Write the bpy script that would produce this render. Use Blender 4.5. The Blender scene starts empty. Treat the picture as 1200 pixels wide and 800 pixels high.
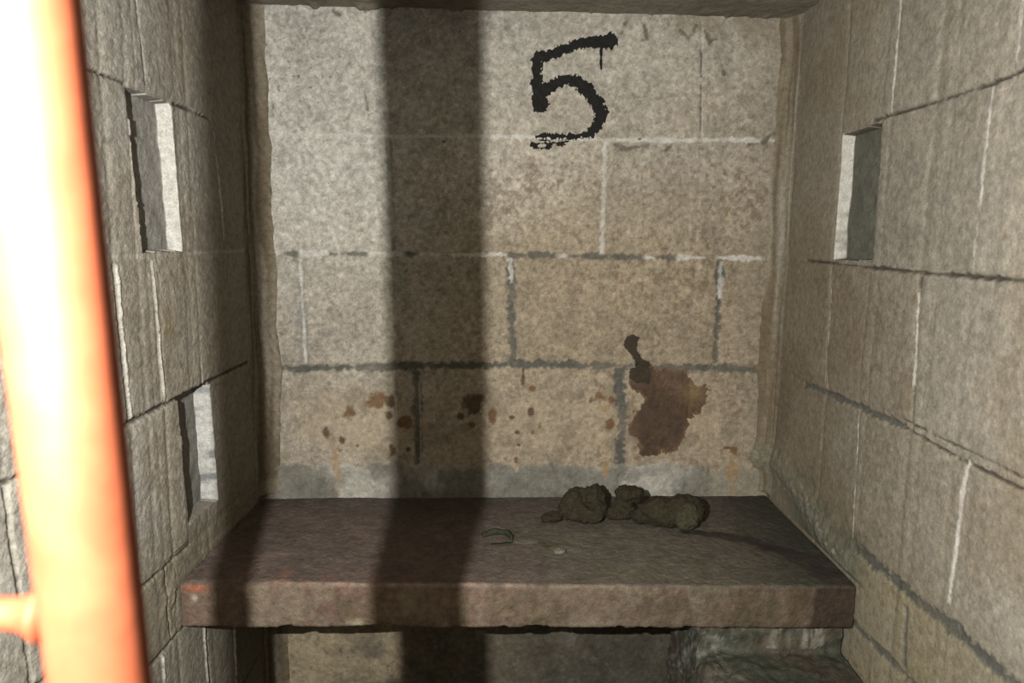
# A block-walled cell with a concrete bench, lit by a hand lamp beside the camera. Units: metres; x right, y into the cell, z up.
SPOTS = [(-0.2847, 0.6825, 0.0248, 0.0248, 'rust'), (-0.3384, 0.6532, 0.0142, 0.0177, 'rust'), (-0.3908, 0.6091, 0.0106, 0.0124, 'dark'), (-0.3574, 0.5942, 0.0089, 0.0089, 'dark'), (-0.3632, 0.5719, 0.0071, 0.0044, 'rust'), (-0.2525, 0.5679, 0.0089, 0.0159, 'dark'), (-0.2529, 0.6788, 0.0124, 0.0159, 'dark'), (-0.2586, 0.6476, 0.0089, 0.0089, 'dark'), (-0.2267, 0.6328, 0.0159, 0.0142, 'rust'), (-0.2201, 0.5752, 0.0071, 0.0053, 'dark'), (-0.3256, 0.583, 0.0044, 0.0044, 'rust'), (-0.0797, 0.6715, 0.0283, 0.0248, 'dark'), (-0.1084, 0.6475, 0.0071, 0.0089, 'dark'), (-0.0417, 0.6456, 0.0089, 0.0195, 'rust'), (-0.0867, 0.629, 0.0106, 0.0071, 'rust'), (0.0395, 0.6548, 0.0089, 0.0106, 'dark'), (-0.0002, 0.6437, 0.0089, 0.0071, 'dark'), (0.0111, 0.612, 0.0089, 0.0062, 'dark'), (0.06, 0.6232, 0.0053, 0.0089, 'rust'), (0.0438, 0.6101, 0.0053, 0.0071, 'rust'), (0.0132, 0.5839, 0.0053, 0.0053, 'dark'), (0.01, 0.55, 0.0053, 0.0106, 'rust'), (0.0222, 0.7322, 0.0044, 0.0159, 'dark'), (0.0388, 0.7065, 0.0106, 0.0089, 'rust'), (0.1859, 0.6938, 0.0142, 0.0159, 'rust'), (0.1662, 0.6789, 0.0062, 0.0089, 'rust'), (0.21, 0.6808, 0.0071, 0.0106, 'rust'), (0.2079, 0.6305, 0.0142, 0.0142, 'rust'), (0.2015, 0.6585, 0.0106, 0.0159, 'ochre'), (0.4835, 0.5655, 0.0089, 0.0124, 'rust'), (0.4679, 0.5751, 0.0089, 0.0044, 'rust'), (0.2037, 0.5246, 0.0089, 0.0283, 'ochre'), (-0.3695, 0.5309, 0.0142, 0.0531, 'ochre'), (0.4805, 0.5175, 0.0159, 0.0443, 'ochre'), (0.2525, 1.221, 0.0053, 0.0027, 'dark'), (-0.1428, 1.2094, 0.0053, 0.0027, 'dark')]
HALOS = [(-0.3319, 0.6237, 0.1328, 0.0743, 0.8), (0.0182, 0.6232, 0.1062, 0.0796, 0.6), (0.1824, 0.623, 0.0708, 0.0708, 0.6), (0.3466, 0.6603, 0.1168, 0.1097, 0.8), (0.4299, 0.6603, 0.0319, 0.0566, 0.9), (-0.1804, 0.5863, 0.1593, 0.062, 0.4), (0.4993, 0.5846, 0.0796, 0.0885, 0.4)]
BIG = [(0.2469, 0.7252), (0.2735, 0.7455), (0.3154, 0.7475), (0.3664, 0.7531), (0.3841, 0.7273), (0.411, 0.7051), (0.409, 0.6715), (0.3882, 0.6415), (0.3715, 0.6001), (0.3501, 0.5811), (0.3245, 0.5698), (0.3082, 0.5585), (0.2837, 0.5699), (0.2642, 0.5965), (0.249, 0.6079), (0.2462, 0.636), (0.2585, 0.6529), (0.2765, 0.6641), (0.2848, 0.6883), (0.275, 0.7049), (0.2566, 0.7068)]
SMEAR = [(0.2327, 0.8002), (0.2365, 0.8165), (0.2453, 0.8229), (0.2525, 0.8239), (0.27, 0.8158), (0.2622, 0.8076), (0.2627, 0.793), (0.2744, 0.7712), (0.2886, 0.7667), (0.292, 0.74), (0.2906, 0.7142), (0.2799, 0.7216), (0.2636, 0.7179), (0.2467, 0.7289), (0.2486, 0.7491), (0.2605, 0.7528), (0.2574, 0.7693), (0.243, 0.7857)]
FIVE = [[(0.1877, 1.4089, 0.0133), (0.1707, 1.4069, 0.0115), (0.1436, 1.4046, 0.0089), (0.1166, 1.3992, 0.008), (0.0846, 1.3872, 0.0084), (0.0594, 1.377, 0.0089), (0.046, 1.3718, 0.0097)], [(0.0442, 1.375, 0.0106), (0.0412, 1.3507, 0.0093), (0.0416, 1.3246, 0.0106), (0.0471, 1.3018, 0.0133), (0.0508, 1.2822, 0.0142)], [(0.0504, 1.3052, 0.0106), (0.069, 1.3187, 0.0097), (0.0959, 1.3339, 0.0093), (0.1216, 1.3312, 0.0106), (0.146, 1.312, 0.0124), (0.1638, 1.2877, 0.0133), (0.173, 1.268, 0.0133), (0.1649, 1.2479, 0.0106), (0.1516, 1.231, 0.0071)], [(0.1516, 1.2293, 0.0062), (0.1276, 1.2248, 0.0044), (0.0965, 1.2242, 0.0035), (0.0621, 1.2245, 0.0035), (0.045, 1.2225, 0.0027)], [(0.1677, 1.3923, 0.0035), (0.1686, 1.3793, 0.0023), (0.1698, 1.355, 0.0019)]]
FIVE_DRY = [[(0.0349, 1.2057, 0.0062), (0.0625, 1.2028, 0.0089), (0.0882, 1.2082, 0.0071), (0.1174, 1.2154, 0.0044)], [(0.0485, 1.2159, 0.0044), (0.0795, 1.2148, 0.0027), (0.1483, 1.2243, 0.0035)]]
SCRATCH = [[(0.2188, 1.4466, 0.0018), (0.2076, 1.4254, 0.0027)], [(0.2531, 1.4394, 0.0027), (0.2574, 1.4153, 0.0044), (0.249, 1.4103, 0.0027)], [(0.3252, 1.4314, 0.0044), (0.3412, 1.4188, 0.0044), (0.3512, 1.4255, 0.0035), (0.3573, 1.4418, 0.0035)], [(0.3713, 1.4357, 0.0035), (0.3862, 1.4134, 0.0044), (0.3998, 1.4169, 0.0027)], [(0.3064, 1.3889, 0.0035), (0.3086, 1.3791, 0.0027)], [(0.4105, 1.3781, 0.0027), (0.417, 1.3536, 0.0035)], [(0.5403, 1.3891, 0.0027), (0.5418, 1.3397, 0.0027), (0.541, 1.2982, 0.0018)], [(0.5153, 1.2306, 0.0044), (0.536, 1.2393, 0.0035), (0.5071, 1.2203, 0.0027)], [(0.4775, 1.213, 0.0035), (0.5248, 1.2206, 0.0027)], [(0.2008, 1.2084, 0.0027), (0.2271, 1.2021, 0.0027), (0.2704, 1.2096, 0.0027)], [(0.3057, 1.2001, 0.0035), (0.3193, 1.2104, 0.0027)], [(-0.2998, 1.3145, 0.0018), (-0.2907, 1.2611, 0.0027)], [(-0.3563, 1.4501, 0.0053), (-0.3433, 1.4442, 0.0035)], [(-0.2956, 1.4532, 0.0035), (-0.2908, 1.4454, 0.0027)]]
import bpy, bmesh, math, random
import numpy as np
from mathutils import Vector, Matrix, noise as mnoise

C = bpy.context.scene.collection
rng = np.random.RandomState(5)

# ---------------------------------------------------------------- noise
_lat = {}
def vnoise(u, v, scale, seed=0):
    if seed not in _lat:
        _lat[seed] = np.random.RandomState(1000 + seed).rand(256, 256).astype(np.float32)
    L = _lat[seed]
    a = np.asarray(u, float) / scale + 37.3 + seed * 3.17
    b = np.asarray(v, float) / scale + 91.7 + seed * 1.73
    i = np.floor(a).astype(int); j = np.floor(b).astype(int)
    fa = a - i; fb = b - j
    fa = fa * fa * (3 - 2 * fa); fb = fb * fb * (3 - 2 * fb)
    i0 = i & 255; i1 = (i + 1) & 255; j0 = j & 255; j1 = (j + 1) & 255
    return (L[i0, j0] * (1 - fa) * (1 - fb) + L[i1, j0] * fa * (1 - fb)
            + L[i0, j1] * (1 - fa) * fb + L[i1, j1] * fa * fb)

def fbm(u, v, scale, seed=0, octv=4, gain=.5):
    t = 0; a = 1; n = 0
    for k in range(octv):
        t = t + a * (vnoise(u, v, scale / 2 ** k, seed + k) - .5) * 2
        n += a; a *= gain
    return t / n                                   # about -1..1

def sst(e0, e1, x):
    t = np.clip((x - e0) / (e1 - e0), 0, 1)
    return t * t * (3 - 2 * t)

def mixc(col, c, m):
    m = np.clip(m, 0, 1)[..., None]
    return col * (1 - m) + np.array(c) * m

def seg_dist(u, v, pts):
    """distance to a polyline of (u, v, half width) and the half width there"""
    best = np.full(np.shape(u), 9.0); wid = np.zeros(np.shape(u)); sd = np.full(np.shape(u), 9.0)
    for (x0, y0, w0), (x1, y1, w1) in zip(pts[:-1], pts[1:]):
        dx, dy = x1 - x0, y1 - y0
        t = np.clip(((u - x0) * dx + (v - y0) * dy) / max(dx * dx + dy * dy, 1e-12), 0, 1)
        d = np.hypot(u - x0 - t * dx, v - y0 - t * dy); w = w0 + (w1 - w0) * t
        m = d - w < sd
        sd = np.where(m, d - w, sd); best = np.where(m, d, best); wid = np.where(m, w, wid)
    return sd, wid

def poly_sd(u, v, poly):
    """signed distance to a polygon, negative inside"""
    d = np.full(np.shape(u), 9.0); inside = np.zeros(np.shape(u), bool)
    n = len(poly)
    for k in range(n):
        x0, y0 = poly[k]; x1, y1 = poly[(k + 1) % n]
        dx, dy = x1 - x0, y1 - y0
        t = np.clip(((u - x0) * dx + (v - y0) * dy) / (dx * dx + dy * dy), 0, 1)
        d = np.minimum(d, np.hypot(u - x0 - t * dx, v - y0 - t * dy))
        if abs(dy) > 1e-9:
            c = ((y0 > v) != (y1 > v)) & (u < dx * (v - y0) / dy + x0)
            inside ^= c
    return np.where(inside, -d, d)

# ---------------------------------------------------------------- meshes
ALB = .52                                          # overall reflectance of the dirty masonry
def raw_mesh(name, co, quads, col=None, smooth=True):
    me = bpy.data.meshes.new(name)
    co = np.asarray(co, np.float32); quads = np.asarray(quads, np.int32)
    used = np.unique(quads); remap = np.zeros(len(co), np.int32); remap[used] = np.arange(len(used))
    co = co[used]; q = remap[quads]
    me.vertices.add(len(co)); me.vertices.foreach_set('co', co.ravel())
    me.loops.add(q.size); me.loops.foreach_set('vertex_index', q.ravel())
    me.polygons.add(len(q)); me.polygons.foreach_set('loop_start', np.arange(0, q.size, 4, dtype=np.int32))
    me.update(calc_edges=True)
    me.polygons.foreach_set('use_smooth', np.full(len(q), smooth, bool))
    if col is not None:
        a = me.color_attributes.new('Col', 'FLOAT_COLOR', 'POINT')
        c = np.ones((len(co), 4), np.float32); c[:, :3] = np.asarray(col, np.float32)[used] * ALB
        a.data.foreach_set('color', c.ravel())
    me.validate()
    return me

def grid_quads(nv, nu, flip=False):
    i = np.arange(nv * nu).reshape(nv, nu)
    q = np.stack([i[:-1, :-1], i[:-1, 1:], i[1:, 1:], i[1:, :-1]], -1)
    if flip: q = q[..., ::-1]
    return q                                        # (nv-1, nu-1, 4)

def link(name, me, mat, parent=None, kind=None, label=None, cat=None, group=None, loc=None):
    o = bpy.data.objects.new(name, me); C.objects.link(o)
    if mat is not None and me is not None: me.materials.append(mat)
    if parent is not None: o.parent = parent
    if loc is not None: o.location = loc
    for k, val in (('kind', kind), ('label', label), ('category', cat), ('group', group)):
        if val: o[k] = val
    return o

# ---------------------------------------------------------------- materials
def surf_mat(name, rough=.92, spec=.25, bump=.35, scale=420, vary=.16, base=None):
    """rough mineral surface; its colour is the surface's own colour attribute broken up by noise nodes"""
    m = bpy.data.materials.new(name); m.use_nodes = True
    nt = m.node_tree; nt.nodes.clear(); N = nt.nodes.new; Lk = nt.links.new
    out = N('ShaderNodeOutputMaterial'); b = N('ShaderNodeBsdfPrincipled'); Lk(b.outputs[0], out.inputs[0])
    tc = N('ShaderNodeTexCoord')
    n1 = N('ShaderNodeTexNoise'); n1.inputs['Scale'].default_value = scale; n1.inputs['Detail'].default_value = 3
    n2 = N('ShaderNodeTexNoise'); n2.inputs['Scale'].default_value = scale * .22; n2.inputs['Detail'].default_value = 4
    vo = N('ShaderNodeTexVoronoi'); vo.inputs['Scale'].default_value = scale * .45
    for n in (n1, n2, vo): Lk(tc.outputs['Object'], n.inputs['Vector'])
    r1 = N('ShaderNodeMapRange'); r1.inputs[1].default_value = .3; r1.inputs[2].default_value = .7
    r1.inputs[3].default_value = 1 - vary; r1.inputs[4].default_value = 1 + vary
    Lk(n1.outputs[0], r1.inputs[0])
    r2 = N('ShaderNodeMapRange'); r2.inputs[1].default_value = .3; r2.inputs[2].default_value = .7
    r2.inputs[3].default_value = 1 - vary * .8; r2.inputs[4].default_value = 1 + vary * .8
    Lk(n2.outputs[0], r2.inputs[0])
    mu = N('ShaderNodeMath'); mu.operation = 'MULTIPLY'; Lk(r1.outputs[0], mu.inputs[0]); Lk(r2.outputs[0], mu.inputs[1])
    vm = N('ShaderNodeVectorMath'); vm.operation = 'SCALE'
    if base is None:
        at = N('ShaderNodeAttribute'); at.attribute_name = 'Col'; Lk(at.outputs['Color'], vm.inputs[0])
    else:
        vm.inputs[0].default_value = base
    Lk(mu.outputs[0], vm.inputs['Scale']); Lk(vm.outputs[0], b.inputs['Base Color'])
    b.inputs['Roughness'].default_value = rough; b.inputs['Specular IOR Level'].default_value = spec
    ad = N('ShaderNodeMath'); ad.operation = 'ADD'; Lk(n1.outputs[0], ad.inputs[0]); Lk(vo.outputs['Distance'], ad.inputs[1])
    bp = N('ShaderNodeBump'); bp.inputs['Strength'].default_value = bump; bp.inputs['Distance'].default_value = .0015
    Lk(ad.outputs[0], bp.inputs['Height']); Lk(bp.outputs[0], b.inputs['Normal'])
    return m

M_BLOCK = surf_mat('concrete_block', vary=.22)
M_SIDE = surf_mat('rough_concrete_block', bump=.4, scale=520, vary=.26)
M_SLAB = surf_mat('worn_painted_concrete', rough=.88, spec=.2, bump=.5, vary=.22)
M_LEDGE = surf_mat('damp_concrete', rough=.75, spec=.3, bump=.5, vary=.25)
M_CLOD = surf_mat('dry_clod', base=(.0150, .0128, .0058), bump=.7, scale=260, vary=.35)
M_CLOD_PALE = surf_mat('pale_clod_end', base=(.025, .024, .013), bump=.6, scale=260, vary=.3)
M_STRIP = surf_mat('dark_peel', base=(.018, .021, .011), bump=.3, vary=.3)
M_CHIP = surf_mat('pale_chip', base=(.085, .085, .065), bump=.3, vary=.2)
M_PAINT = surf_mat('black_paint', base=(.009, .009, .0085), spec=.1, rough=.9, bump=.35, vary=.3)
M_STAIN = surf_mat('dried_stain', rough=.85, bump=.4, vary=.22)
M_SMEAR = surf_mat('dark_smear', base=(.020, .0145, .008), rough=.8, bump=.3, vary=.2)

def steel_paint():
    m = bpy.data.materials.new('orange_steel_paint'); m.use_nodes = True
    nt = m.node_tree; b = nt.nodes['Principled BSDF']; N = nt.nodes.new; Lk = nt.links.new
    tc = N('ShaderNodeTexCoord'); n = N('ShaderNodeTexNoise'); n.inputs['Scale'].default_value = 60
    n.inputs['Detail'].default_value = 4; Lk(tc.outputs['Object'], n.inputs['Vector'])
    cr = N('ShaderNodeValToRGB'); cr.color_ramp.elements[0].position = .35; cr.color_ramp.elements[1].position = .7
    cr.color_ramp.elements[0].color = (.105, .024, .0095, 1); cr.color_ramp.elements[1].color = (.13, .033, .014, 1)
    Lk(n.outputs[0], cr.inputs[0]); Lk(cr.outputs[0], b.inputs['Base Color'])
    b.inputs['Roughness'].default_value = .6; b.inputs['Specular IOR Level'].default_value = .2
    bp = N('ShaderNodeBump'); bp.inputs['Strength'].default_value = .15; bp.inputs['Distance'].default_value = .001
    Lk(n.outputs[0], bp.inputs['Height']); Lk(bp.outputs[0], b.inputs['Normal'])
    return m
M_ORANGE = steel_paint()

# ---------------------------------------------------------------- the masonry
STY = {'bead': ((.62, .605, .56), .0030), 'white': ((.56, .545, .50), .0010), 'grey': ((.26, .26, .238), -.0010), 'dark': ((.105, .106, .090), -.0028),
       'crack': ((.07, .058, .045), -.0045), 'faint': ((.50, .48, .42), .0004), 'pale': ((.44, .43, .39), .0)}

def joint(col, h, u, v, along, d, w, style, seed, strength=1., wander=.0022):
    """lay one mortar joint: d is the distance from its centre line, w its half width"""
    wob = fbm(u, v, .035, seed, 3) * w * .8 + fbm(u, v, .007, seed + 9, 3) * w * .9
    d = np.abs(d + fbm(u, v, .11, seed + 4, 2) * wander)
    if style == 'mix':
        s = fbm(along, along * 0 + seed, .09, seed + 2, 3)
        for st, lo, hi in (('white', -.10, 9), ('dark', -9, -.10)):
            k = sst(lo - .06, lo + .06, s) if hi > 5 else 1 - sst(hi - .06, hi + .06, s)
            c, dh = STY[st]; ww = w * (1.0 if st == 'dark' else .8)
            m = (1 - sst(ww * .45, ww * 1.35, d + wob)) * k * strength * .88
            col = mixc(col, c, m); h = h + m * dh
        return col, h
    c, dh = STY[style]
    m = (1 - sst(w * .45, w * 1.35, d + wob)) * strength
    if style in ('white', 'pale', 'grey'): m = m * (.62 + .38 * sst(-.35, .15, fbm(along, d * 3, .03, seed + 8, 3)))
    if style == 'faint': m = m * .55
    if style in ('crack', 'dark'):
        m = m * (.75 + .25 * sst(-.5, .2, fbm(along, along * 0 + seed * 2, .05, seed + 6, 2)))
    col = mixc(col, c, m)
    edge = np.exp(-np.maximum(d - w, 0) / .004)
    h = h + m * dh - edge * .0009
    return col, h

def joints(col, h, U, V, hs, vs):
    for k, (pts, w, st) in enumerate(hs):
        us = [p[0] for p in pts]; zs = [p[1] for p in pts]
        line = np.interp(U, us, zs)
        ends = sst(us[0] - .006, us[0], U) * (1 - sst(us[-1], us[-1] + .006, U))
        col, h = joint(col, h, U, V, U, V - line, w, st, 11 + 7 * k, ends)
    for k, (u0, z0, u1, z1, w, st) in enumerate(vs):        # from the top down
        t = np.clip((V - z1) / (z0 - z1), 0, 1); line = u1 + (u0 - u1) * t
        ends = sst(z1 - .004, z1 + .002, V) * (1 - sst(z0 - .002, z0 + .004, V))
        col, h = joint(col, h, U, V, V, U - line, w, st, 211 + 5 * k, ends, .0010)
    return col, h

def cell_tone(U, V, rows, bounds, seed):
    """each block its own slight tone; bounds lists the upright joints of every course from the floor up"""
    L = np.random.RandomState(seed).rand(16, 16); out = np.zeros(U.shape)
    r = np.searchsorted(np.array(rows), V)
    for k, b in enumerate(bounds):
        c = np.searchsorted(np.array(b), U)
        out = np.where(r == k, L[k, c] - .5, out)
    return out

def shell(name, P, n_out, U, V, h, col, mat, flip, slot=None, thick=.10):
    """wall surface from a height field, closed behind with a real thickness"""
    nv, nu = U.shape
    co = P(U, V, h)
    q = grid_quads(nv, nu, flip)
    if slot is not None:
        sm = slot[:-1, :-1] | slot[1:, :-1] | slot[:-1, 1:] | slot[1:, 1:]
    else:
        sm = np.zeros((nv - 1, nu - 1), bool)
    wall_q = q[~sm].reshape(-1, 4)
    ring = np.concatenate([np.arange(nu), np.arange(1, nv) * nu + nu - 1,
                           (nv - 1) * nu + np.arange(nu - 2, -1, -1), np.arange(nv - 2, 0, -1) * nu])
    c2 = co.reshape(-1, 3); cc = col.reshape(-1, 3)
    back = c2[ring] + np.array(n_out) * thick
    b0 = len(c2); k = np.arange(len(ring)); kn = np.roll(k, -1)
    rim = np.stack([ring[k], b0 + k, b0 + kn, ring[kn]], -1)
    corners = [0, nu - 1, nu + nv - 2, 2 * nu + nv - 3]
    bq = np.array([[b0 + c for c in corners]])
    if flip: rim = rim[:, ::-1]; bq = bq[:, ::-1]
    rim = rim if not flip else rim
    allco = np.vstack([c2, back]); allcol = np.vstack([cc, cc[ring]])
    me = raw_mesh(name, allco, np.vstack([wall_q, rim, bq]), allcol)
    o = link(name, me, mat, kind='structure')
    slots = []
    if slot is not None:
        slots = [q[sm].reshape(-1, 4), c2, cc]
    return o, slots

# ---- back wall ---------------------------------------------------
SK = .0493                                        # the back wall is a little out of square
def back_P(U, V, h): return np.stack([U, 1.5 + SK * U - h, V], -1)

def halomix(col, U, V):
    for k, (a, b, rx, ry, s) in enumerate(HALOS):
        d = np.hypot((U - a) / rx, (V - b) / ry) + fbm(U, V, .05, 300 + k, 5, .6) * .8
        col = mixc(col, (.43, .355, .25), (1 - sst(.35, 1.25, d)) * s * .7)
    gb = sst(.05, .4, fbm(U, V, .035, 391, 5)) * (1 - sst(.68, .76, V)) * sst(.53, .55, V)
    col = mixc(col, (.225, .19, .135), gb * .6)
    return col

def stainmix(col, U, V):
    for k, (a, b, rx, ry, kind) in enumerate(SPOTS):
        d = np.hypot((U - a) / rx, (V - b) / ry) + fbm(U, V, .016, 340 + k, 5, .65) * .95
        c, s = {'rust': ((.145, .075, .032), .88), 'dark': ((.085, .05, .026), .9), 'ochre': ((.36, .24, .12), .7)}[kind]
        e = (.5, 1.15) if kind != 'ochre' else (.2, 1.2)
        col = mixc(col, c, (1 - sst(e[0], e[1], d)) * s)
    return col

BH = [([(-.56, 1.2195), (-.26, 1.219), (0, 1.220), (.25, 1.221), (.545, 1.2226)], .0042, 'white'),
      ([(-.56, .9836), (-.2645, .9862), (0, .9853), (.2611, .9843), (.53, .9834)], .0058, 'mix'),
      ([(-.56, .7473), (-.5127, .7473), (-.2678, .7515), (0, .7576), (.2696, .7529), (.5177, .7479)], .0080, 'dark')]
BV = [(-.4951, 1.4373, -.4917, 1.2215, .003, 'faint'), (.3689, 1.45, .3799, 1.2249, .002, 'faint'),
      (.371, 1.40, .377, 1.24, .0012, 'crack'),
      (-.2528, 1.2125, -.2454, .9933, .0055, 'grey'), (-.2528, 1.2125, -.2465, 1.02, .003, 'faint'),
      (.1814, 1.2165, .1828, .9906, .0048, 'white'),
      (-.4328, .9708, -.4323, .76, .0080, 'grey'), (-.4345, .9708, -.4300, .80, .0032, 'white'), (-.431, .80, -.4285, .76, .003, 'white'),
      (-.0073, .9783, .0003, .7613, .0074, 'dark'), (-.0073, .9783, -.0050, .93, .0052, 'white'),
      (.4316, .9789, .432, .7625, .0070, 'dark'), (.433, .975, .433, .90, .005, 'white'),
      (-.2008, .7426, -.1988, .5395, .0082, 'dark'), (-.1955, .72, -.1935, .545, .0016, 'faint'),
      (.2297, .7491, .2385, .4802, .0115, 'dark')]

def back_fields(U, V):
    h = fbm(U, V, .012, 1, 4) * .0008 + fbm(U, V, .12, 7, 3) * .0018
    n1 = fbm(U, V, .16, 21, 5); n2 = fbm(U, V, .03, 27, 4); n3 = fbm(U, V, .008, 31, 3)
    col = np.ones(U.shape + (3,)) * np.array((.395, .362, .300))
    cool = (1 - sst(-.35, .15, U + n1 * .15)) * sst(.75, 1.2, V + n1 * .1)
    col = mixc(col, (.455, .448, .412), cool * .9)
    col = mixc(col, (.44, .425, .375), sst(1.2, 1.4, V) * .6)
    mid = (1 - sst(.95, 1.22, V + n1 * .12)) * sst(-.30, .05, U)
    col = mixc(col, (.325, .270, .192), mid * .95)
    col = mixc(col, (.31, .26, .19), sst(.25, .55, U + n1 * .12) * .4)
    col = mixc(col, (.36, .305, .232), (1 - sst(.68, .78, V)) * .45)
    col = col * (1 + .16 * cell_tone(U, V, (.753, .985, 1.22), ((-.2, .234), (-.4325, -.0035, .432), (-.249, .182), (-.4935, .374)), 3))[..., None]
    n4 = fbm(U, V, .004, 35, 2)
    col = col * (1 + .20 * n1 + .20 * n2 + .30 * n3 + .22 * n4)[..., None]
    # brown rust specks and dark pits
    sp = sst(.0, .6, fbm(U, V, .009, 41, 4, .6) + .55 * n1 - .02)
    brown = sst(-.3, .2, U) * (1 - sst(1.15, 1.24, V))
    col = mixc(col, (.20, .145, .09), sp * (.28 + .55 * brown))
    pit = sst(.42, .62, fbm(U, V, .007, 47, 2)); near = np.exp(-(((U + .44) / .07) ** 2 + ((V - 1.33) / .07) ** 2))
    col = mixc(col, (.13, .12, .10), pit * (.28 + .6 * near)); h = h - pit * .0007
    # grime towards the right hand edge, scribbled dirt along the top
    grime = sst(.46, .56, U + n2 * .035) * sst(-.6, .3, fbm(U, V, .05, 53, 4) + .25)
    col = mixc(col, (.25, .225, .175), grime * .55)
    top = sst(1.38, 1.46, V + n2 * .03) * sst(-.1, .35, U)
    col = mixc(col, (.235, .20, .15), top * sst(-.1, .35, fbm(U, V, .045, 57, 4)) * .7)
    col = halomix(col, U, V)
    col, h = joints(col, h, U, V, BH, BV)
    for k, pts in enumerate(SCRATCH):
        d, w = seg_dist(U, V, pts)
        m = (1 - sst(-.003, .002, d + fbm(U, V, .012, 400 + k, 4) * .007)) * .85 * sst(-.8, -.1, fbm(U, V, .015, 440 + k, 3))
        col = mixc(col, (.12, .10, .075), m)
    # cement fillet along the bench
    e = .5385 + fbm(U, V * 0, .05, 61, 4) * .018 + fbm(U, V, .012, 63, 3) * .008
    band = 1 - sst(e - .004, e + .003, V)
    gm = fbm(U, V * .7, .06, 67, 5)
    bc = np.ones_like(col) * np.array((.205, .198, .168))
    bc = mixc(bc, (.42, .405, .355), sst(.15, .65, gm * .8 + .55 * np.exp(-((U + .34) / .10) ** 2) + .45 * np.exp(-((U - .30) / .05) ** 2)))
    bc = mixc(bc, (.15, .148, .122), sst(.05, .5, -gm) * .6)
    bc = bc * (1 + .25 * n2 + .2 * n3)[..., None]
    bc = mixc(bc, (.36, .32, .24), sst(.38, .46, U) * .55)
    lowband = band * sst(.44, .47, V)
    col = mixc(col, np.array((1, 1, 1.)), lowband * 0) * (1 - lowband[..., None]) + bc * lowband[..., None]
    h = h + lowband * .0035
    # the wall below the bench: blotched, darker to the right
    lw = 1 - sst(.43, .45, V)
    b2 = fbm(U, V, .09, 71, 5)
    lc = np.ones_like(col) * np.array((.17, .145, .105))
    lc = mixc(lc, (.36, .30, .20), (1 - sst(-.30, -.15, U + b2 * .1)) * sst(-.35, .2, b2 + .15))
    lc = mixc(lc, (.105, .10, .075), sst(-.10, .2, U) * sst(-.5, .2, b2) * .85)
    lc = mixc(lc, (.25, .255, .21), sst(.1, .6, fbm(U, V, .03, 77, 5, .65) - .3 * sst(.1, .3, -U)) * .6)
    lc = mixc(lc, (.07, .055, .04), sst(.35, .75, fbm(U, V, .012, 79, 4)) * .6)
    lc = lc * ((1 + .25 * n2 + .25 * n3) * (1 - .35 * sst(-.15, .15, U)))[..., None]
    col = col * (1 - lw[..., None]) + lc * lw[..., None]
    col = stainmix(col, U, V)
    return h, np.clip(col, .01, .9)

def axis(parts):
    out = []
    for a, b, s in parts: out.append(np.arange(a, b, s))
    out.append([parts[-1][1]]); return np.concatenate(out)

u = axis([(-.62, .64, .002)]); v = axis([(-.02, .04, .006), (.04, .18, .002), (.18, .44, .008), (.44, 1.49, .002)])
U, V = np.meshgrid(u, v)
h, col = back_fields(U, V)
wall_back, _ = shell('wall_back', back_P, (0, 1, 0), U, V, h, col, M_BLOCK, False)

def decal(name, label, sdf, box, mat, res=.0009, lift=.0011, colf=None, soft=.0015):
    """a dried film lying on the back wall, thickest in its middle"""
    a0, a1, b0, b1 = box
    U, V = np.meshgrid(np.arange(a0, a1, res), np.arange(b0, b1, res))
    hw, _ = back_fields(U, V); d = sdf(U, V)
    h = hw + .0002 + lift * (1 - sst(-soft, 0, d))
    co = back_P(U, V, h).reshape(-1, 3)
    q = grid_quads(*U.shape)
    keep = (d[:-1, :-1] < 0) & (d[1:, :-1] < 0) & (d[:-1, 1:] < 0) & (d[1:, 1:] < 0)
    cl = colf(U, V, d).reshape(-1, 3) if colf else None
    me = raw_mesh(name, co, q[keep], cl)
    return link(name, me, mat, parent=wall_back, label=label)

def five_sdf(U, V):
    d = np.full(U.shape, 9.)
    for k, pts in enumerate(FIVE):
        dd, w = seg_dist(U, V, pts); d = np.minimum(d, dd + (.0016 if k == 4 else 0))
    rag = (fbm(U, V, .010, 501, 3) * .0026 + fbm(U, V * .4, .0032, 507, 2) * .0042) * (1 - .8 * np.exp(-((U - .1685) / .006) ** 2) * (V < 1.392) * (V > 1.345))
    d = d + rag - .0022
    hole = sst(.35, .55, fbm(U, V, .006, 509, 2)) * sst(-.006, -.001, d) * .006
    d = d + hole
    for k, pts in enumerate(FIVE_DRY):
        dd, w = seg_dist(U, V, pts)
        dry = fbm(U * .35, V, .0045, 520 + k, 3)
        d = np.minimum(d, np.maximum(dd + rag, -(dry + .08) * .01))
    return d
decal('painted_number', 'black hand-painted number 5 with a short drip', five_sdf, (.015, .21, 1.185, 1.43), M_PAINT)

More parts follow.
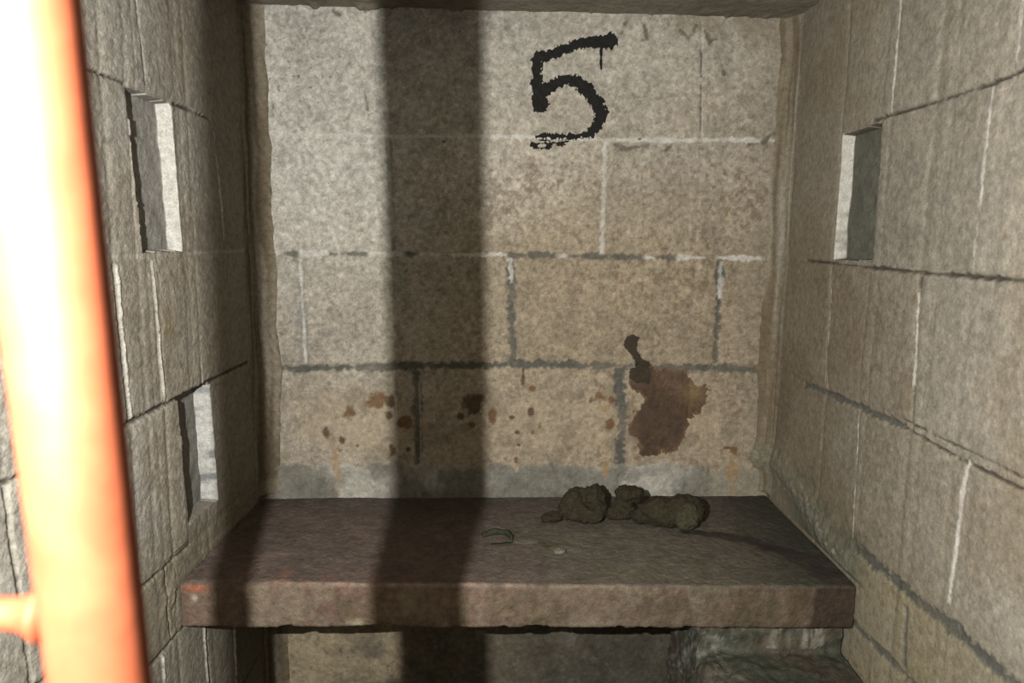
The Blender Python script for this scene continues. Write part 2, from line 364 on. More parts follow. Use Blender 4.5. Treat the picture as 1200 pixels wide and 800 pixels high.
def big_sdf(U, V):
    return poly_sd(U, V, BIG) + fbm(U, V, .034, 531, 5, .7) * .024 + sst(.42, .62, fbm(U, V, .012, 537, 3)) * .014 - .003
def big_col(U, V, d):
    n = fbm(U, V, .03, 541, 4)
    c = np.ones(U.shape + (3,)) * np.array((.080, .051, .032))
    c = mixc(c, (.19, .115, .055), sst(-.012, -.002, d) * .7)
    c = mixc(c, (.135, .086, .056), sst(-.1, .5, n) * .8); c = mixc(c, (.06, .04, .026), sst(.1, .5, -n) * .6)
    c = mixc(c, (.20, .135, .065), np.exp(-(((U - .385) / .022) ** 2 + ((V - .70) / .03) ** 2)))
    return c * (1 + .2 * fbm(U, V, .008, 547, 3))[..., None]
decal('dried_stain', 'broad rust-brown dried stain', big_sdf, (.215, .445, .53, .765), M_STAIN, res=.0012, lift=.0008, colf=big_col)
decal('dark_smear', 'dark hook-shaped smear above the rust-brown stain',
      lambda U, V: poly_sd(U, V, SMEAR) + fbm(U, V, .012, 551, 4, .65) * .004, (.22, .305, .70, .83), M_SMEAR, lift=.0018)

# ---- side walls --------------------------------------------------
def left_x(y): return -.5408 + .0093 * y
def right_x(y): return .5740 - .0099 * y
LEAN = -.065                                       # blocks of the left wall lean a little
def left_P(S, V, h):
    Y = S + LEAN * (V - .9); return np.stack([left_x(Y) + h, Y, V], -1)
def right_P(S, V, h): return np.stack([right_x(S) - h, S, V], -1)

def fillet(Y, xw, V, r, seed):
    """hand-trowelled mortar in the corner to the back wall"""
    d = 1.5 + SK * xw - Y
    rr = r * (1 + .25 * fbm(V, V * 0, .09, seed, 3))
    t = np.clip(d / rr, 0, 1)
    return (1 - np.sqrt(np.clip(1 - (1 - t) ** 2, 0, 1))) * rr, 1 - sst(.75, 1.15, d / rr + .25 * fbm(Y * 3, V * .4, .03, seed + 3, 3))

def rect(S, V, s0, s1, z0, z1, rag, seed):
    """1 inside a recess; the near edge and the lintel are chipped, the far edge is plastered straight"""
    e = fbm(S * 0, V, .02, seed, 3) * rag
    f = fbm(S, V * 0, .03, seed + 1, 3) * rag
    return (S > s0 + e) & (S < s1) & (V > z0 + f) & (V < z1 + f)

def side_wall(name, P, flip, joints_h, joints_v, bounds, xw, base, warm, seed, rough, mat, n_out, lean):
    s = axis([(-.40, .62, .010), (.62, 1.61, .002)])
    v = axis([(-.02, .05, .01), (.05, 1.49, .002)])
    S, V = np.meshgrid(s, v)
    Y = S + lean * (V - .9)
    n1 = fbm(S, V, .16, seed, 5); n2 = fbm(S, V, .03, seed + 7, 4); n3 = fbm(S, V, .008, seed + 13, 3)
    h = (fbm(S, V, .022, seed + 17, 3) * .0007 + fbm(S, V, .006, seed + 19, 2) * .00055) * rough + fbm(S, V, .13, seed + 23, 3) * .002
    ct = cell_tone(Y, V, (.40, .523, .757, .985, 1.217), bounds, seed)
    h = h + ct * .002
    col = np.ones(S.shape + (3,)) * np.array(base)
    col = mixc(col, warm, sst(-.2, .5, n1 + .5 * sst(.95, 1.3, Y) * (1 - sst(.95, 1.1, V))) * .8)
    col = col * (1 + .16 * ct)[..., None] * (1 + .17 * n1 + .15 * n2 + .22 * n3 + .12 * fbm(S, V, .004, seed + 43, 2))[..., None]
    sp = sst(.30, .6, fbm(S, V, .015, seed + 29, 3) + .2 * n1)
    col = mixc(col, (.19, .145, .095), sp * .38)
    col = mixc(col, (.235, .20, .145), sst(1.0, 1.42, Y + n1 * .1) * .5)
    low = 1 - sst(.50, .62, V + n2 * .04)
    col = mixc(col, (.235, .215, .155), low * .5)
    fh, fm = fillet(Y, xw, V, .042, seed + 31)
    streak = fbm(Y * 5, V * .12, .03, seed + 37, 4)
    col = mixc(col, (.225, .195, .142), fm * .8); col = mixc(col, (.12, .09, .052), fm * sst(-.05, .3, streak) * .8)
    col = mixc(col, (.37, .35, .30), fm * sst(.18, .4, -streak) * .6)
    h = h + fh + fm * streak * .0015
    free = 1 - sst(.378, .386, V) * (1 - sst(.474, .482, V))      # the bench end stands here
    h = (h - fh) * (.3 + .7 * free) + fh * free
    h0 = h.copy()
    jc, jh = joints(col, h, Y, V, joints_h, joints_v)
    k = (1 - fm * .8)
    col = col * (1 - k[..., None]) + jc * k[..., None]; h = h0 * (1 - k) + jh * k
    return S, V, Y, h, col, n1, n2, n3

def make_slots(S, V, h, col, specs):
    mask = np.zeros(S.shape, bool)
    for (s0, s1, z0, z1, depth, jamb, backc, seed) in specs:
        m = rect(S, V, s0, s1, z0, z1, .0016, seed)
        h = np.where(m, -depth + fbm(S, V, .03, seed + 2, 3) * .0025, h)
        bc = np.array(backc) * (1 + .15 * fbm(S, V, .02, seed + 3, 3))[..., None]
        col = np.where(m[..., None], bc, col)
        edge = (np.abs(S - s1) < .0032) & (V > z0 - .002) & (V < z1 + .004)
        jn = fbm((S - s1) * 4, V, .03, seed + 4, 4)
        jc = mixc(np.ones(col.shape) * np.array(jamb[0]), jamb[1], sst(jamb[2] - .16, jamb[2] + .16, jn))
        col = np.where(edge[..., None], jc, col)
        mask |= m
    return h, col, mask

def split_slots(wall, slotdata, P_S, mask_shape, specs, mat, labels):
    q, co, cc = slotdata
    Sf, Vf = P_S
    cs = Sf.ravel()[q].mean(1); cv = Vf.ravel()[q].mean(1)
    for (s0, s1, z0, z1, *_), lab in zip(specs, labels):
        sel = (cs > s0 - .02) & (cs < s1 + .02) & (cv > z0 - .03) & (cv < z1 + .03)
        me = raw_mesh('wall_slot', co, q[sel], cc, smooth=False)
        link('wall_slot', me, mat, parent=wall, label=lab)

# left wall
LH = [([(-.4, 1.224), (1.03, 1.224), (1.03, 1.224)], .0026, 'crack'), ([(1.17, 1.221), (1.30, 1.220)], .0022, 'crack'),
      ([(-.4, .995), (1.43, .989)], .0028, 'faint'),
      ([(-.4, .757), (.96, .7607), (1.10, .7644), (1.30, .769), (1.42, .771)], .0030, 'crack'),
      ([(-.4, .516), (.986, .5157), (1.14, .5139)], .0034, 'crack'), ([(-.4, .392), (1.12, .388)], .0034, 'crack'),
      ([(1.25, .120), (1.35, .1345), (1.42, .149)], .002, 'crack')]
LV = [(1.062, 1.44, 1.084, 1.2326, .0020, 'crack'), (1.307, 1.2196, 1.3315, 1.0131, .0022, 'bead'),
      (.9734, .9804, .9862, .7664, .0030, 'bead'), (.968, .98, .981, .767, .0024, 'crack'), (1.0689, .9829, 1.0821, .7687, .0026, 'bead'),
      (1.055, .51, 1.06, .392, .002, 'crack'), (.735, .755, .745, .52, .002, 'crack'),
      (1.21, .80, 1.212, .77, .0018, 'crack'),
      (1.1715, .382, 1.1804, .10, .0030, 'bead'), (1.184, .382, 1.192, .10, .0026, 'crack'), (1.2994, .38, 1.301, .10, .0017, 'bead'),
      (1.03, .382, 1.035, .05, .003, 'bead')]
S, V, Y, h, col, n1, n2, n3 = side_wall('wall_left', left_P, True, LH, LV, ((.7, 1.03, 1.176, 1.30), (.7, 1.057), (.74, 1.13, 1.245), (.98, 1.075), (1.03, 1.16, 1.318), (.70, 1.073)), left_x(1.5), (.425, .405, .355), (.36, .325, .265), 600, 1.15, M_SIDE, (-1, 0, 0), LEAN)
# chipped mortar where the bench end meets the left wall, greenish spot on the third course
ch = np.exp(-(((Y - 1.09) / .05) ** 2 + ((V - .45) / .06) ** 2)) * (1 - sst(.505, .52, V)) * sst(.39, .40, V)
h = h + ch * fbm(Y, V, .03, 801, 4) * .012 * (Y < 1.085)
col = mixc(col, (.27, .235, .165), (1 - sst(.505, .52, V)) * sst(.385, .395, V) * .6)
col = mixc(col, (.30, .24, .12), np.exp(-(((Y - 1.105) / .02) ** 2 + ((V - .885) / .04) ** 2)) * .6)
LS = [(1.048, 1.173, .996, 1.220, .022, ((.58, .57, .53), (.48, .47, .43), .4), (.33, .32, .29), 811),  # upper recess: shade from its near edge is partly put into the back colour
      (1.115, 1.232, .548, .764, .029, ((.58, .58, .55), (.25, .26, .265), .05), (.25, .245, .22), 821)]  # lower recess: back colour darkened to stand for the shadow inside
h, col, mk = make_slots(S, V, h, col, LS)
wall_left, sd = shell('wall_left', left_P, (-1, 0, 0), S, V, h, np.clip(col, .01, .9), M_SIDE, False, mk)
split_slots(wall_left, sd, (S, V), None, LS, M_SIDE,
            ['upper recess with a clean white plastered edge', 'lower recess with a flaking white edge'])

# right wall
RH = [([(-.4, 1.214), (.85, 1.2136), (.8938, 1.209), (1.15, 1.2095), (1.18, 1.210)], .0020, 'crack'),
      ([(-.4, .981), (.8145, .9814), (1.05, .980), (1.16, .981)], .0022, 'crack'), ([(1.16, .981), (1.40, .983)], .0016, 'crack'),
      ([(1.02, .759), (1.15, .757), (1.37, .7485)], .0048, 'dark'), ([(-.4, .748), (.88, .752), (1.02, .759)], .0016, 'crack'),
      ([(-.4, .765), (.88, .766), (1.02, .768)], .0012, 'crack'),
      ([(-.4, .530), (.77, .530), (.925, .531), (1.13, .529)], .0092, 'dark'), ([(-.4, .409), (.9477, .409), (1.1124, .4026), (1.16, .40)], .0055, 'dark')]
RV = [(1.1274, 1.44, 1.1255, 1.2153, .0026, 'white'), (.8611, 1.44, .8605, 1.2276, .0034, 'white'),
      (.8966, 1.2069, .8985, .9901, .0032, 'white'), (1.2865, .973, 1.2751, .7605, .0016, 'white'), (1.290, .973, 1.279, .7605, .0010, 'crack'),
      (1.0135, .9732, 1.004, .82, .0026, 'white'), (1.004, .82, 1.0009, .763, .0030, 'dark'), (1.0135, .9732, 1.012, .95, .003, 'crack'),
      (1.1525, .751, 1.1352, .5399, .0017, 'white'), (.8723, .7537, .882, .5622, .0034, 'white'),
      (.9743, .5041, .9651, .4203, .0052, 'dark'), (.60, .98, .60, .77, .003, 'faint'), (.62, .75, .62, .54, .003, 'faint')]
S, V, Y, h, col, n1, n2, n3 = side_wall('wall_right', right_P, False, RH, RV, ((.7, 1.05), (.62, .97), (.877, 1.144), (.60, 1.007, 1.281), (.8975, 1.15, 1.283), (.861, 1.1265)), right_x(1.5), (.288, .264, .218), (.225, .19, .138), 700, .8, M_BLOCK, (1, 0, 0), 0)
# dirty brown middle courses, darker brown towards the back corner, green damp and a heap of mortar where the bench end meets this wall
spk = fbm(S, V, .010, 903, 4, .65); cl = fbm(S, V, .09, 901, 5)
brown_mask = (V > .757) * (V < .983) * (Y > 1.008) + (V > .53) * (V <= .757) * (Y > .879) * .8
brown_mask = np.clip(brown_mask + sst(1.22, 1.42, Y) * .5, 0, 1) * (1 - .55 * (1 - sst(.9, 1.05, Y)))
col = mixc(col, (.165, .130, .082), brown_mask * np.clip(sst(-.7, .6, cl) * .6 + sst(-.1, .5, spk) * .5, 0, 1) * .85)
yel = (V <= .53) * (Y < 1.12)
col = mixc(col, (.27, .235, .15), yel * (.45 + .4 * sst(-.3, .4, cl))); col = mixc(col, (.17, .14, .085), yel * sst(.05, .5, spk + cl * .5) * .6)
jc, _ = joints(col, h, Y, V, RH, RV); kf = (1 - sst(1.44, 1.49, Y))[..., None]
col = col * (1 - kf) + jc * kf
wash = sst(1.06, 1.14, Y) * (1 - sst(1.30, 1.46, Y)) * (1 - sst(.49, .60, V + n2 * .05 + n3 * .02)) * sst(.470, .476, V)
col = mixc(col, (.085, .088, .058), wash * .9)
rh = np.exp(-((V - .485 - .07 * sst(1.1, 1.5, Y)) / .030) ** 2) * sst(1.08, 1.16, Y) * sst(.474, .482, V)
h = h + rh * (.008 + .004 * fbm(Y, V, .014, 911, 4))
col = mixc(col, (.185, .185, .14), np.clip(rh * (.75 + .5 * fbm(Y, V, .03, 917, 4)), 0, 1) * .9)
col = mixc(col, (.33, .31, .25), rh * sst(.25, .6, fbm(Y, V, .012, 919, 3)) * .6)
RS = [(1.150, 1.283, .992, 1.202, .020, ((.54, .53, .485), (.30, .28, .24), .42), (.118, .120, .094), 931)]
h, col, mk = make_slots(S, V, h, col, RS)
wall_right, sd = shell('wall_right', right_P, (1, 0, 0), S, V, h, np.clip(col, .01, .9), M_BLOCK, True, mk)
split_slots(wall_right, sd, (S, V), None, RS, M_BLOCK, ['dark recess with a white plastered edge'])

# ---- ceiling and floor -------------------------------------------
def flat_P(z, sgn):
    return lambda U, V, h: np.stack([U, V, np.full(U.shape, z) + sgn * h], -1)
U, V = np.meshgrid(axis([(-.64, .66, .003)]), axis([(-.4, 1.2, .02), (1.2, 1.62, .0025)]))
h = fbm(U, V, .03, 950, 4) * .002 + fbm(U, V, .1, 957, 3) * .002
col = np.ones(U.shape + (3,)) * np.array((.24, .21, .165))
col = col * (1 + .18 * fbm(U, V, .08, 961, 4) + .12 * fbm(U, V, .012, 967, 3))[..., None]
col = mixc(col, (.16, .135, .10), sst(.2, .5, fbm(U, V * .3, .03, 971, 4)) * .6)
drip = sst(1.47, 1.50, V - SK * U) * sst(.15, .5, fbm(U, V * 0, .03, 975, 3)) * .006
shell('ceiling', flat_P(1.4605, -1), (0, 0, 1), U, V, h + drip, col, M_BLOCK, True)
U, V = np.meshgrid(axis([(-.64, .66, .006)]), axis([(-.4, 1.62, .006)]))
h = fbm(U, V, .05, 980, 4) * .004
col = np.ones(U.shape + (3,)) * np.array((.17, .145, .11)) * (1 + .3 * fbm(U, V, .06, 985, 4))[..., None]
shell('floor', flat_P(0, 1), (0, 0, -1), U, V, h, col, M_LEDGE, False)

# ---------------------------------------------------------------- bench
bench = bpy.data.objects.new('concrete_bench', None); C.objects.link(bench); bench.location = (0, 1.3, 0)
bench['label'] = 'reddish-brown worn concrete slab bench spanning the cell beneath the painted 5'; bench['category'] = 'bench'
ZT, TH, YF = .470, .0755, 1.0975
def bench_slab():
    r = .007; prof = []                            # (y offset, z, ny, nz) from the back over the top to the front and under
    for t in np.arange(1, 0, -.006): prof.append((YF + r + t * (.44 - r), ZT, 0, 1))
    for a in np.linspace(0, math.pi / 2, 7): prof.append((YF + r - r * math.sin(a), ZT - r + r * math.cos(a), -math.sin(a), math.cos(a)))
    for t in np.linspace(0, 1, 32)[1:-1]: prof.append((YF, ZT - r - t * (TH - 2 * r), -1, 0))
    for a in np.linspace(0, math.pi / 2, 7): prof.append((YF + r - r * math.cos(a), ZT - TH + r - r * math.sin(a), -math.cos(a), -math.sin(a)))
    for t in np.linspace(0, 1, 12)[1:]: prof.append((YF + r + t * (.44 - r), ZT - TH, 0, -1))
    prof = np.array(prof)
    # finer steps on the part of the top that shows
    xs = np.arange(-.528, .5616, .0022)
    Y0, X = np.meshgrid(prof[:, 0], xs, indexing='ij'); Z0 = np.repeat(prof[:, 1:2], len(xs), 1)
    NY = np.repeat(prof[:, 2:3], len(xs), 1); NZ = np.repeat(prof[:, 3:4], len(xs), 1)
    s = np.concatenate([[0], np.cumsum(np.hypot(np.diff(prof[:, 0]), np.diff(prof[:, 1])))])
    Sg = np.repeat(s[:, None], len(xs), 1)
    front = (NY < -.5) & (NZ > -.8)
    skew = .0 * X
    h = fbm(X, Sg, .02, 1001, 4) * .0012 + fbm(X, Sg, .15, 1007, 3) * .0020 + fbm(X, Sg, .006, 1011, 2) * .0007 + fbm(X, Sg, .012, 1015, 3) * .0012 * front
    # chipped lower arris
    low = sst(ZT - TH + .022, ZT - TH + .004, Z0) * (Y0 < YF + .03)
    h = h - low * sst(.15, .6, fbm(X, X * 0, .035, 1013, 4)) * .004
    h = h - low * np.exp(-((X + .20) / .03) ** 2) * .003
    yb = 1.494 + SK * X                            # end just short of the three walls
    Yd = YF + (Y0 - YF) * (yb - YF - .016 * X) / .44 + .016 * X
    tX = (X - xs[0]) / (xs[-1] - xs[0]); xl = left_x(Yd) + .0045; xr = right_x(Yd) - .0045
    co = np.stack([xl + (xr - xl) * tX, Yd + NY * h, Z0 + NZ * h], -1)
    Y0 = Yd
    n1 = fbm(X, Sg, .12, 1021, 5); n2 = fbm(X, Sg, .025, 1027, 4); n3 = fbm(X, Sg, .007, 1031, 3)
    top = sst(.3, .8, NZ)
    ct = np.ones(X.shape + (3,)) * np.array((.150, .120, .100))
    ct = mixc(ct, (.166, .120, .100), (1 - sst(-.25, .15, X + n1 * .2)) * sst(-.4, .4, n1 + .1) * .8)
    ct = mixc(ct, (.140, .125, .092), sst(.0, .25, X + n1 * .15) * .7)
    ct = mixc(ct, (.125, .118, .080), sst(.1, .5, fbm(X, Y0, .07, 1037, 4)) * sst(-.1, .1, X) * .6)
    ct = mixc(ct, (.105, .086, .074), sst(1.30, 1.45, Y0 + n1 * .06) * .6)
    ct = mixc(ct, (.27, .12, .09), (1 - sst(1.11, 1.16, Y0 + n1 * .03)) * (1 - sst(-.45, .0, X)) * sst(-.1, .4, n2 + .1) * .6)
    cf = np.ones(X.shape + (3,)) * np.array((.165, .122, .088))
    cf = mixc(cf, (.188, .120, .092), (1 - sst(-.3, .1, X + n1 * .2)) * .8)
    cf = mixc(cf, (.215, .175, .122), sst(.1, .5, fbm(X, Sg, .05, 1041, 4)) * .7)
    cf = mixc(cf, (.11, .078, .048), sst(.15, .5, fbm(X, Sg * .4, .06, 1047, 4)) * sst(-.2, .2, X) * .8)
    gg = fbm(X, Sg * .5, .035, 1071, 5)
    cf = mixc(cf, (.125, .105, .062), sst(-.1, .4, gg) * .65 * sst(ZT - .012, ZT - .03, Z0)); cf = mixc(cf, (.23, .195, .14), sst(.1, .5, -gg) * .6)
    cf = mixc(cf, (.42, .14, .08), np.exp(-(((X + .505) / .02) ** 2 + ((Z0 - .463) / .008) ** 2)))
    cf = mixc(cf, (.50, .44, .36), np.exp(-(((X + .507) / .006) ** 2 + ((Z0 - .446) / .006) ** 2)))
    cf = mixc(cf, (.36, .31, .22), np.exp(-(((X + .25) / .012) ** 2 + ((Z0 - .402) / .008) ** 2)))
    col = cf * (1 - top[..., None]) + ct * top[..., None]
    arr = np.exp(-((np.hypot(Y0 - YF, Z0 - ZT)) / .0045) ** 2)
    col = mixc(col, (.30, .225, .18), arr * sst(-.5, .2, n2 + .2 - .5 * sst(0, .3, X)) * .8)
    # wet trail from the largest lump towards the right end, dripping over the edge
    trail = [(.335, 1.315, .010), (.40, 1.305, .014), (.44, 1.285, .014), (.485, 1.245, .018), (.52, 1.20, .032), (.555, 1.160, .056)]
    d, w = seg_dist(X, Y0, trail); d = d + fbm(X, Y0, .02, 1051, 4) * .008
    wet = (1 - sst(-.003, .004, d)) * top
    col = mixc(col, (.040, .031, .025), wet * .92)
    dark = np.exp(-(((X - .485) / .025) ** 2 + ((Y0 - 1.245) / .014) ** 2)) * top
    col = mixc(col, (.035, .022, .02), dark * .9)
    gr = sst(.36, .53, X - (Y0 - 1.15) * .12 + n2 * .02) * top
    col = mixc(col, (.046, .048, .032), gr * (1 - wet) * .9)
    drip = sst(.487, .497, X + fbm(X * 0, Sg, .03, 1057, 3) * .010) * (1 - top) * (NY < -.2)
    col = mixc(col, (.055, .036, .024), drip * .92)
    # pale and olive smears
    for (a, b, rx, ry, c, s) in ((.026, 1.264, .026, .010, (.23, .21, .17), .6), (.072, 1.256, .020, .016, (.09, .075, .03), .7),
                                 (-.03, 1.272, .024, .010, (.17, .15, .12), .5), (.075, 1.238, .006, .006, (.24, .22, .16), .7)):
        d = np.hypot((X - a) / rx, (Y0 - b) / ry) + n2 * .5
        col = mixc(col, c, (1 - sst(.5, 1.1, d)) * s * top)
    col = col * (1 + .22 * n1 + .26 * n2 + .22 * n3)[..., None]
    col = mixc(col, (.22, .20, .16), sst(.35, .7, fbm(X, Sg, .009, 1061, 4)) * .35 * (X < .47))
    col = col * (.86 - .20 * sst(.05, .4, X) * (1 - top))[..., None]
    nv, nu = X.shape
    q = grid_quads(nv, nu, True).reshape(-1, 4)
    i = np.arange(nv * nu).reshape(nv, nu)
    wrap = np.stack([i[-1, :-1], i[-1, 1:], i[0, 1:], i[0, :-1]], -1)[:, ::-1]
    k = nv // 2; ends = []
    for c in (0, -1):                              # close the two ends
        ring = i[:, c]; m = len(ring)
        for a in range(m // 2 - 1):
            e = [ring[a], ring[a + 1], ring[m - 2 - a], ring[m - 1 - a]]
            ends.append(e if c == 0 else e[::-1])
    co = co.reshape(-1, 3)
    return raw_mesh('bench_slab', co - np.array((0, 1.3, 0)), np.vstack([q, wrap, np.array(ends)]), np.clip(col, .01, .9).reshape(-1, 3))
link('bench_slab', bench_slab(), M_SLAB, parent=bench)

# ---------------------------------------------------------------- lumps of dirt and rubble
def lump(prims, voxel, amp, scale, seed, fine=.0):
    """solids fused into one body and roughened; prims: ('e'|'b', centre, radii, rotation z)"""
    bm = bmesh.new()
    for kind, c, r, rz in prims:
        m = Matrix.Translation(c) @ Matrix.Rotation(rz, 4, 'Z') @ Matrix.Diagonal((*r, 1))
        if kind == 'e': bmesh.ops.create_icosphere(bm, subdivisions=3, radius=1, matrix=m)
        else: bmesh.ops.create_cube(bm, size=2, matrix=m)
    me = bpy.data.meshes.new('lump'); bm.to_mesh(me); bm.free()
    o = bpy.data.objects.new('lump', me); C.objects.link(o)
    md = o.modifiers.new('r', 'REMESH'); md.mode = 'VOXEL'; md.voxel_size = voxel
    sm = o.modifiers.new('s', 'SMOOTH'); sm.iterations = 3
    dg = bpy.context.evaluated_depsgraph_get()
    out = bpy.data.meshes.new_from_object(o.evaluated_get(dg))
    bpy.data.objects.remove(o); bpy.data.meshes.remove(me)
    ns = [v.normal.copy() for v in out.vertices]
    for v, n in zip(out.vertices, ns):
        p = v.co / scale + Vector((seed * 7.1, seed * 3.3, seed))
        d = mnoise.fractal(p, .9, 2.1, 4) * amp + mnoise.noise(v.co / (scale * .25) + Vector((seed, 0, 0))) * fine
        v.co += n * d
    out.polygons.foreach_set('use_smooth', np.ones(len(out.polygons), bool))
    return out

def settle(me, z0):
    lo = min(v.co.z for v in me.vertices)
    for v in me.vertices: v.co.z = max(v.co.z - lo - .002, 0)    # a flat foot on the bench
    return me

ZB = ZT + .0015
link('dirt_clod', settle(lump([('e', (0, 0, .009), (.020, .016, .010), .2), ('e', (-.016, -.006, .006), (.009, .008, .006), 0), ('e', (.012, .004, .012), (.010, .010, .009), 0)], .0022, .003, .012, 1, .001), 0),
     M_CLOD, label='smallest dark brown clod, at the left end of the row of lumps on the bench', cat='clod', group='dark clods on the bench', loc=(.082, 1.358, ZB))
link('dirt_clod', settle(lump([('e', (-.022, .006, .034), (.022, .022, .024), .0), ('e', (.016, .010, .042), (.022, .022, .022), .3), ('e', (.000, -.014, .015), (.040, .020, .016), -.2), ('e', (.024, -.014, .024), (.017, .016, .016), 0), ('e', (-.006, -.018, .026), (.012, .010, .010), 0),
                               ('e', (-.034, .0, .018), (.016, .018, .018), 0), ('e', (.032, .0, .020), (.014, .018, .020), 0), ('e', (.020, .012, .054), (.009, .009, .010), 0), ('e', (-.012, .010, .054), (.012, .012, .008), 0)],
                              .0024, .006, .016, 2, .0022), 0),
     M_CLOD, label='knobbly dark clod with a pitted front, second from left in the row on the bench', cat='clod', group='dark clods on the bench', loc=(.146, 1.372, ZB))
link('dirt_clod', settle(lump([('e', (.0, 0, .016), (.027, .020, .018), 0), ('e', (.012, .010, .047), (.030, .024, .016), .2), ('e', (.002, .006, .030), (.018, .016, .018), 0), ('e', (-.022, -.004, .012), (.014, .014, .014), 0)], .0024, .005, .014, 3, .002), 0),
     M_CLOD, label='dark brown clod with a rounded cap, just left of the largest lump', cat='clod', group='dark clods on the bench', loc=(.222, 1.375, ZB))
big = link('dirt_clod', settle(lump([('e', (-.004, 0, .025), (.058, .036, .027), -.15), ('e', (.026, -.004, .030), (.042, .036, .030), 0), ('e', (-.050, .006, .015), (.026, .022, .014), 0), ('e', (-.030, .000, .030), (.030, .026, .020), .2)], .0026, .006, .022, 4, .0018), 0),
     M_CLOD, label='largest dark clod with a paler end, at the right end of the row of lumps', cat='clod', group='dark clods on the bench', loc=(.306, 1.345, ZB))
link('broken_end', lump([('e', (0, 0, 0), (.023, .010, .021), 0), ('e', (.006, .004, .024), (.013, .010, .008), 0)], .002, .003, .010, 5, .001), M_CLOD_PALE, parent=big, label='paler olive broken end', loc=(.026, -.034, .025))

# a curled strip of peel: a standing band with thickness, bent into an open loop
def strip_mesh():
    pts = [(-.0514, 1.2796), (-.0470, 1.2845), (-.0390, 1.2890), (-.0257, 1.2945), (-.0150, 1.2945), (-.0075, 1.2900), (-.0010, 1.2800), (.0012, 1.2680), (.0012, 1.2560)]
    pts = [Vector((a, b, 0)) for a, b in pts]
    den = []
    for k in range(len(pts) - 1):
        for t in range(6): den.append(pts[k].lerp(pts[k + 1], t / 6))
    den.append(pts[-1]); n = len(den); co = []; q = []
    for k, p in enumerate(den):
        t = (den[min(k + 1, n - 1)] - den[max(k - 1, 0)]).normalized(); nrm = Vector((-t.y, t.x, 0))
        f = k / (n - 1); hh = .0085 * min(1, .35 + 3 * f, .45 + 5 * (1 - f)) * (1 + .2 * math.sin(f * 23)); w = .0022
        for (a, b) in ((-1, 0), (-1.3, 1), (.7, 1.1), (1, 0)):
            co.append(p + nrm * (w * a + (.004 * (1 - f) if b else 0)) + Vector((0, 0, hh * b)))
    for k in range(n - 1):
        for a in range(4):
            b = (a + 1) % 4; q.append((k * 4 + a, k * 4 + b, k * 4 + 4 + b, k * 4 + 4 + a))
    q.append((0, 3, 2, 1)); e = (n - 1) * 4; q.append((e, e + 1, e + 2, e + 3))
    # the thin inner flap lying on the bench
    fl = len(co); m = 12
    for k in range(m):
        f = k / (m - 1); x = .0 - .036 * f
        for (yy, zz) in ((1.2505, .0), (1.2535, .0028), (1.2480, .0022), (1.2465, 0)):
            co.append(Vector((x, yy - .003 * f + .001 * math.sin(f * 9), zz * (1 - .6 * f))))
    for k in range(m - 1):
        for a in range(4):
            b = (a + 1) % 4; q.append((fl + k * 4 + a, fl + k * 4 + b, fl + k * 4 + 4 + b, fl + k * 4 + 4 + a))
    o = Vector((-.025, 1.27, 0))
    return raw_mesh('peel_strip', [tuple(c - o) for c in co], q)
link('peel_strip', strip_mesh(), M_STRIP, label='thin dark curled strip lying on the bench left of the clods', cat='peel', loc=(-.025, 1.27, ZB - .0005))
link('crumb', settle(lump([('e', (0, 0, .004), (.011, .010, .005), .4), ('e', (.005, .004, .004), (.007, .006, .004), 0)], .0012, .0016, .006, 8, .0004), 0),
     M_CHIP, label='small pale grey-green crumb on the bench in front of the clods', cat='crumb', loc=(.0860, 1.216, ZB))

# bench support in the right corner: a rough block with a broader foot
def support():
    me = lump([('b', (.445, 1.075, .168), (.120, .062, .168), 0), ('b', (.440, 1.235, .196), (.125, .100, .196), 0),
               ('e', (.330, 1.09, .17), (.055, .065, .175), 0)], .004, .005, .03, 11, .0022)
    for v in me.vertices:
        v.co.z = min(max(v.co.z, 0), ZT - TH - .002); v.co.x = min(v.co.x, right_x(v.co.y) - .006)
    n = len(me.vertices); co = np.empty(n * 3); me.vertices.foreach_get('co', co); co = co.reshape(-1, 3)
    X, Yy, Z = co.T
    a = fbm(X + Yy, Z, .04, 1101, 4); b = fbm(X, Yy + Z, .015, 1107, 4); st = fbm(X, Z * .2 + Yy * 0, .016, 1111, 3)
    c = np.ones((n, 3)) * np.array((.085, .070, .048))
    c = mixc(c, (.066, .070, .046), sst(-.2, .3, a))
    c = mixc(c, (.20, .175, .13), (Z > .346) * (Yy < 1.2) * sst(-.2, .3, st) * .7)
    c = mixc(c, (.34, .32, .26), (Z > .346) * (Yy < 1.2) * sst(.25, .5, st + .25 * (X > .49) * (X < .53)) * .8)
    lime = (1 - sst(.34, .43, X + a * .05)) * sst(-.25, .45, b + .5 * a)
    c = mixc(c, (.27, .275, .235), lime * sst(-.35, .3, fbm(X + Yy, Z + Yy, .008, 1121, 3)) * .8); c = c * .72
    ca = me.color_attributes.new('Col', 'FLOAT_COLOR', 'POINT')
    ca.data.foreach_set('color', np.concatenate([ALB * c * (1 + .3 * b)[:, None], np.ones((n, 1))], 1).astype(np.float32).ravel())
    co[:, 1] -= 1.3; me.vertices.foreach_set('co', co.ravel()); me.update()
    return me
link('bench_support', support(), M_LEDGE, parent=bench, label='dark damp block under the right end with a whitish lime patch')

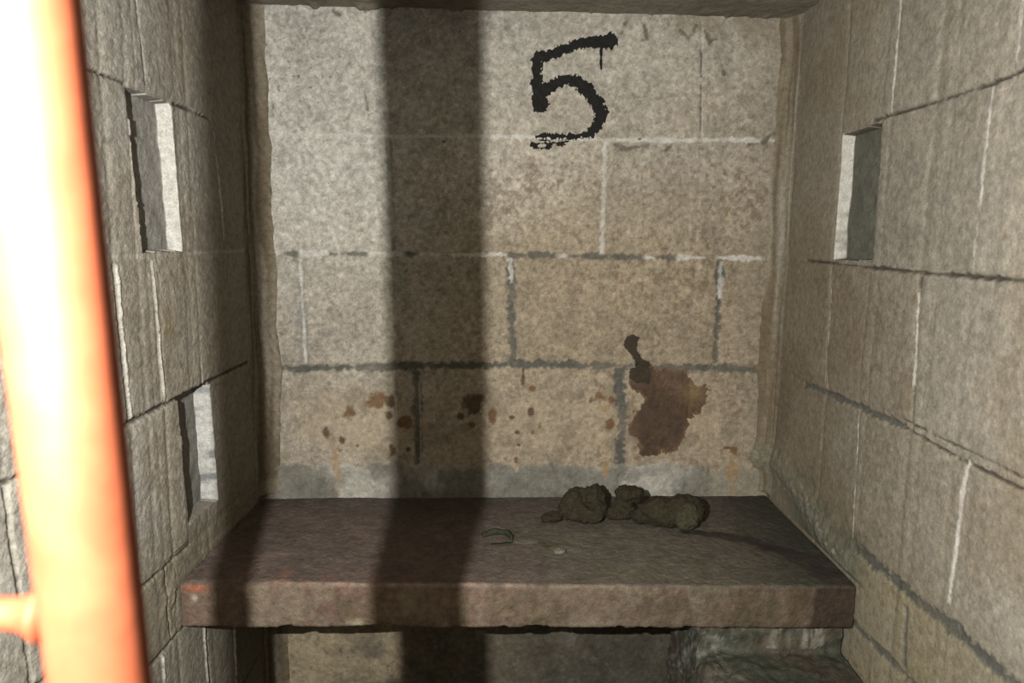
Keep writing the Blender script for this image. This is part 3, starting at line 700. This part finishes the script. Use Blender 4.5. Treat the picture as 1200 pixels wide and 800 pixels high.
# ---------------------------------------------------------------- barred gate
gate = bpy.data.objects.new('barred_gate', None); C.objects.link(gate); gate.location = (-.159, .25, 0)
gate['label'] = 'orange-painted steel gate bars close by at the left edge of the doorway'; gate['category'] = 'gate'
def tube(p0, p1, r, n=48, flare=None):
    p0 = Vector(p0); p1 = Vector(p1); ax = (p1 - p0).normalized()
    a = ax.orthogonal().normalized(); b = ax.cross(a); co = []; q = []
    L = (p1 - p0).length; m = 40
    for k in range(m + 1):
        t = k / m; rr = r
        if flare: rr = r * (1 + flare * math.exp(-((1 - t) * L / .006) ** 2))
        for j in range(n):
            w = 2 * math.pi * j / n; co.append(p0 + ax * (t * L) + (a * math.cos(w) + b * math.sin(w)) * rr)
    for k in range(m):
        for j in range(n):
            jn = (j + 1) % n; q.append((k * n + j, k * n + jn, k * n + n + jn, k * n + n + j))
    for base, rev in ((0, True), (m * n, False)):
        for j in range(1, n // 2):
            e = (base + j - 1 if j > 1 else base, base + j, base + n - j, base + (n - j + 1) % n)
            if j == 1: continue
            e = (base + j - 1, base + j, base + n - j, base + n - j + 1 if j > 1 else base)
            q.append(e[::-1] if rev else e)
    return raw_mesh('tube', [tuple(c) for c in co], q)
link('gate_post', tube((.0175, .034, .006), (-.0055, -.017, 1.452), .0172), M_ORANGE, parent=gate)
link('gate_rail', tube((-.068, .003, .882), (-.014, .003, .882), .0062, 32, flare=.7), M_ORANGE, parent=gate)
link('gate_rod', tube((-.066, .003, .006), (-.066, .003, 1.452), .0072, 32), M_ORANGE, parent=gate)

# ---------------------------------------------------------------- light and camera
def lamp(name, loc, power, radius, colr):
    d = bpy.data.lights.new(name, 'POINT'); d.energy = power; d.shadow_soft_size = radius; d.color = colr
    o = bpy.data.objects.new(name, d); C.objects.link(o); o.location = loc; return o
lamp('flash_lamp', (-.158, .0, 1.068), 138, .0035, (1, .965, .90))          # the torch held beside the camera
lamp('corridor_bulb', (-.37, -2.0, 1.5), 9, .03, (1, .93, .82))
w = bpy.data.worlds.new('corridor'); bpy.context.scene.world = w; w.use_nodes = True
w.node_tree.nodes['Background'].inputs[0].default_value = (1, .95, .86, 1)
w.node_tree.nodes['Background'].inputs[1].default_value = .005

cam = bpy.data.cameras.new('camera'); co = bpy.data.objects.new('camera', cam); C.objects.link(co)
right = Vector((.99994, .00287, .01093)); up = Vector((-.01123, .14312, .98964)); fwd = Vector((-.00128, .98970, -.14314))
co.matrix_world = Matrix(((right.x, up.x, -fwd.x, 0), (right.y, up.y, -fwd.y, 0), (right.z, up.z, -fwd.z, 1.0234), (0, 0, 0, 1)))
cam.sensor_width = 36; cam.lens = 850.36 * 36 / 1200; cam.clip_start = .01
cam.dof.use_dof = True; cam.dof.focus_distance = 1.42; cam.dof.aperture_fstop = 6.0
sc = bpy.context.scene; sc.camera = co
vs = sc.view_settings; sc.display_settings.display_device = 'sRGB'
vs.view_transform = 'Standard'; vs.look = 'None'; vs.gamma = 1; vs.exposure = 0; vs.use_curve_mapping = False
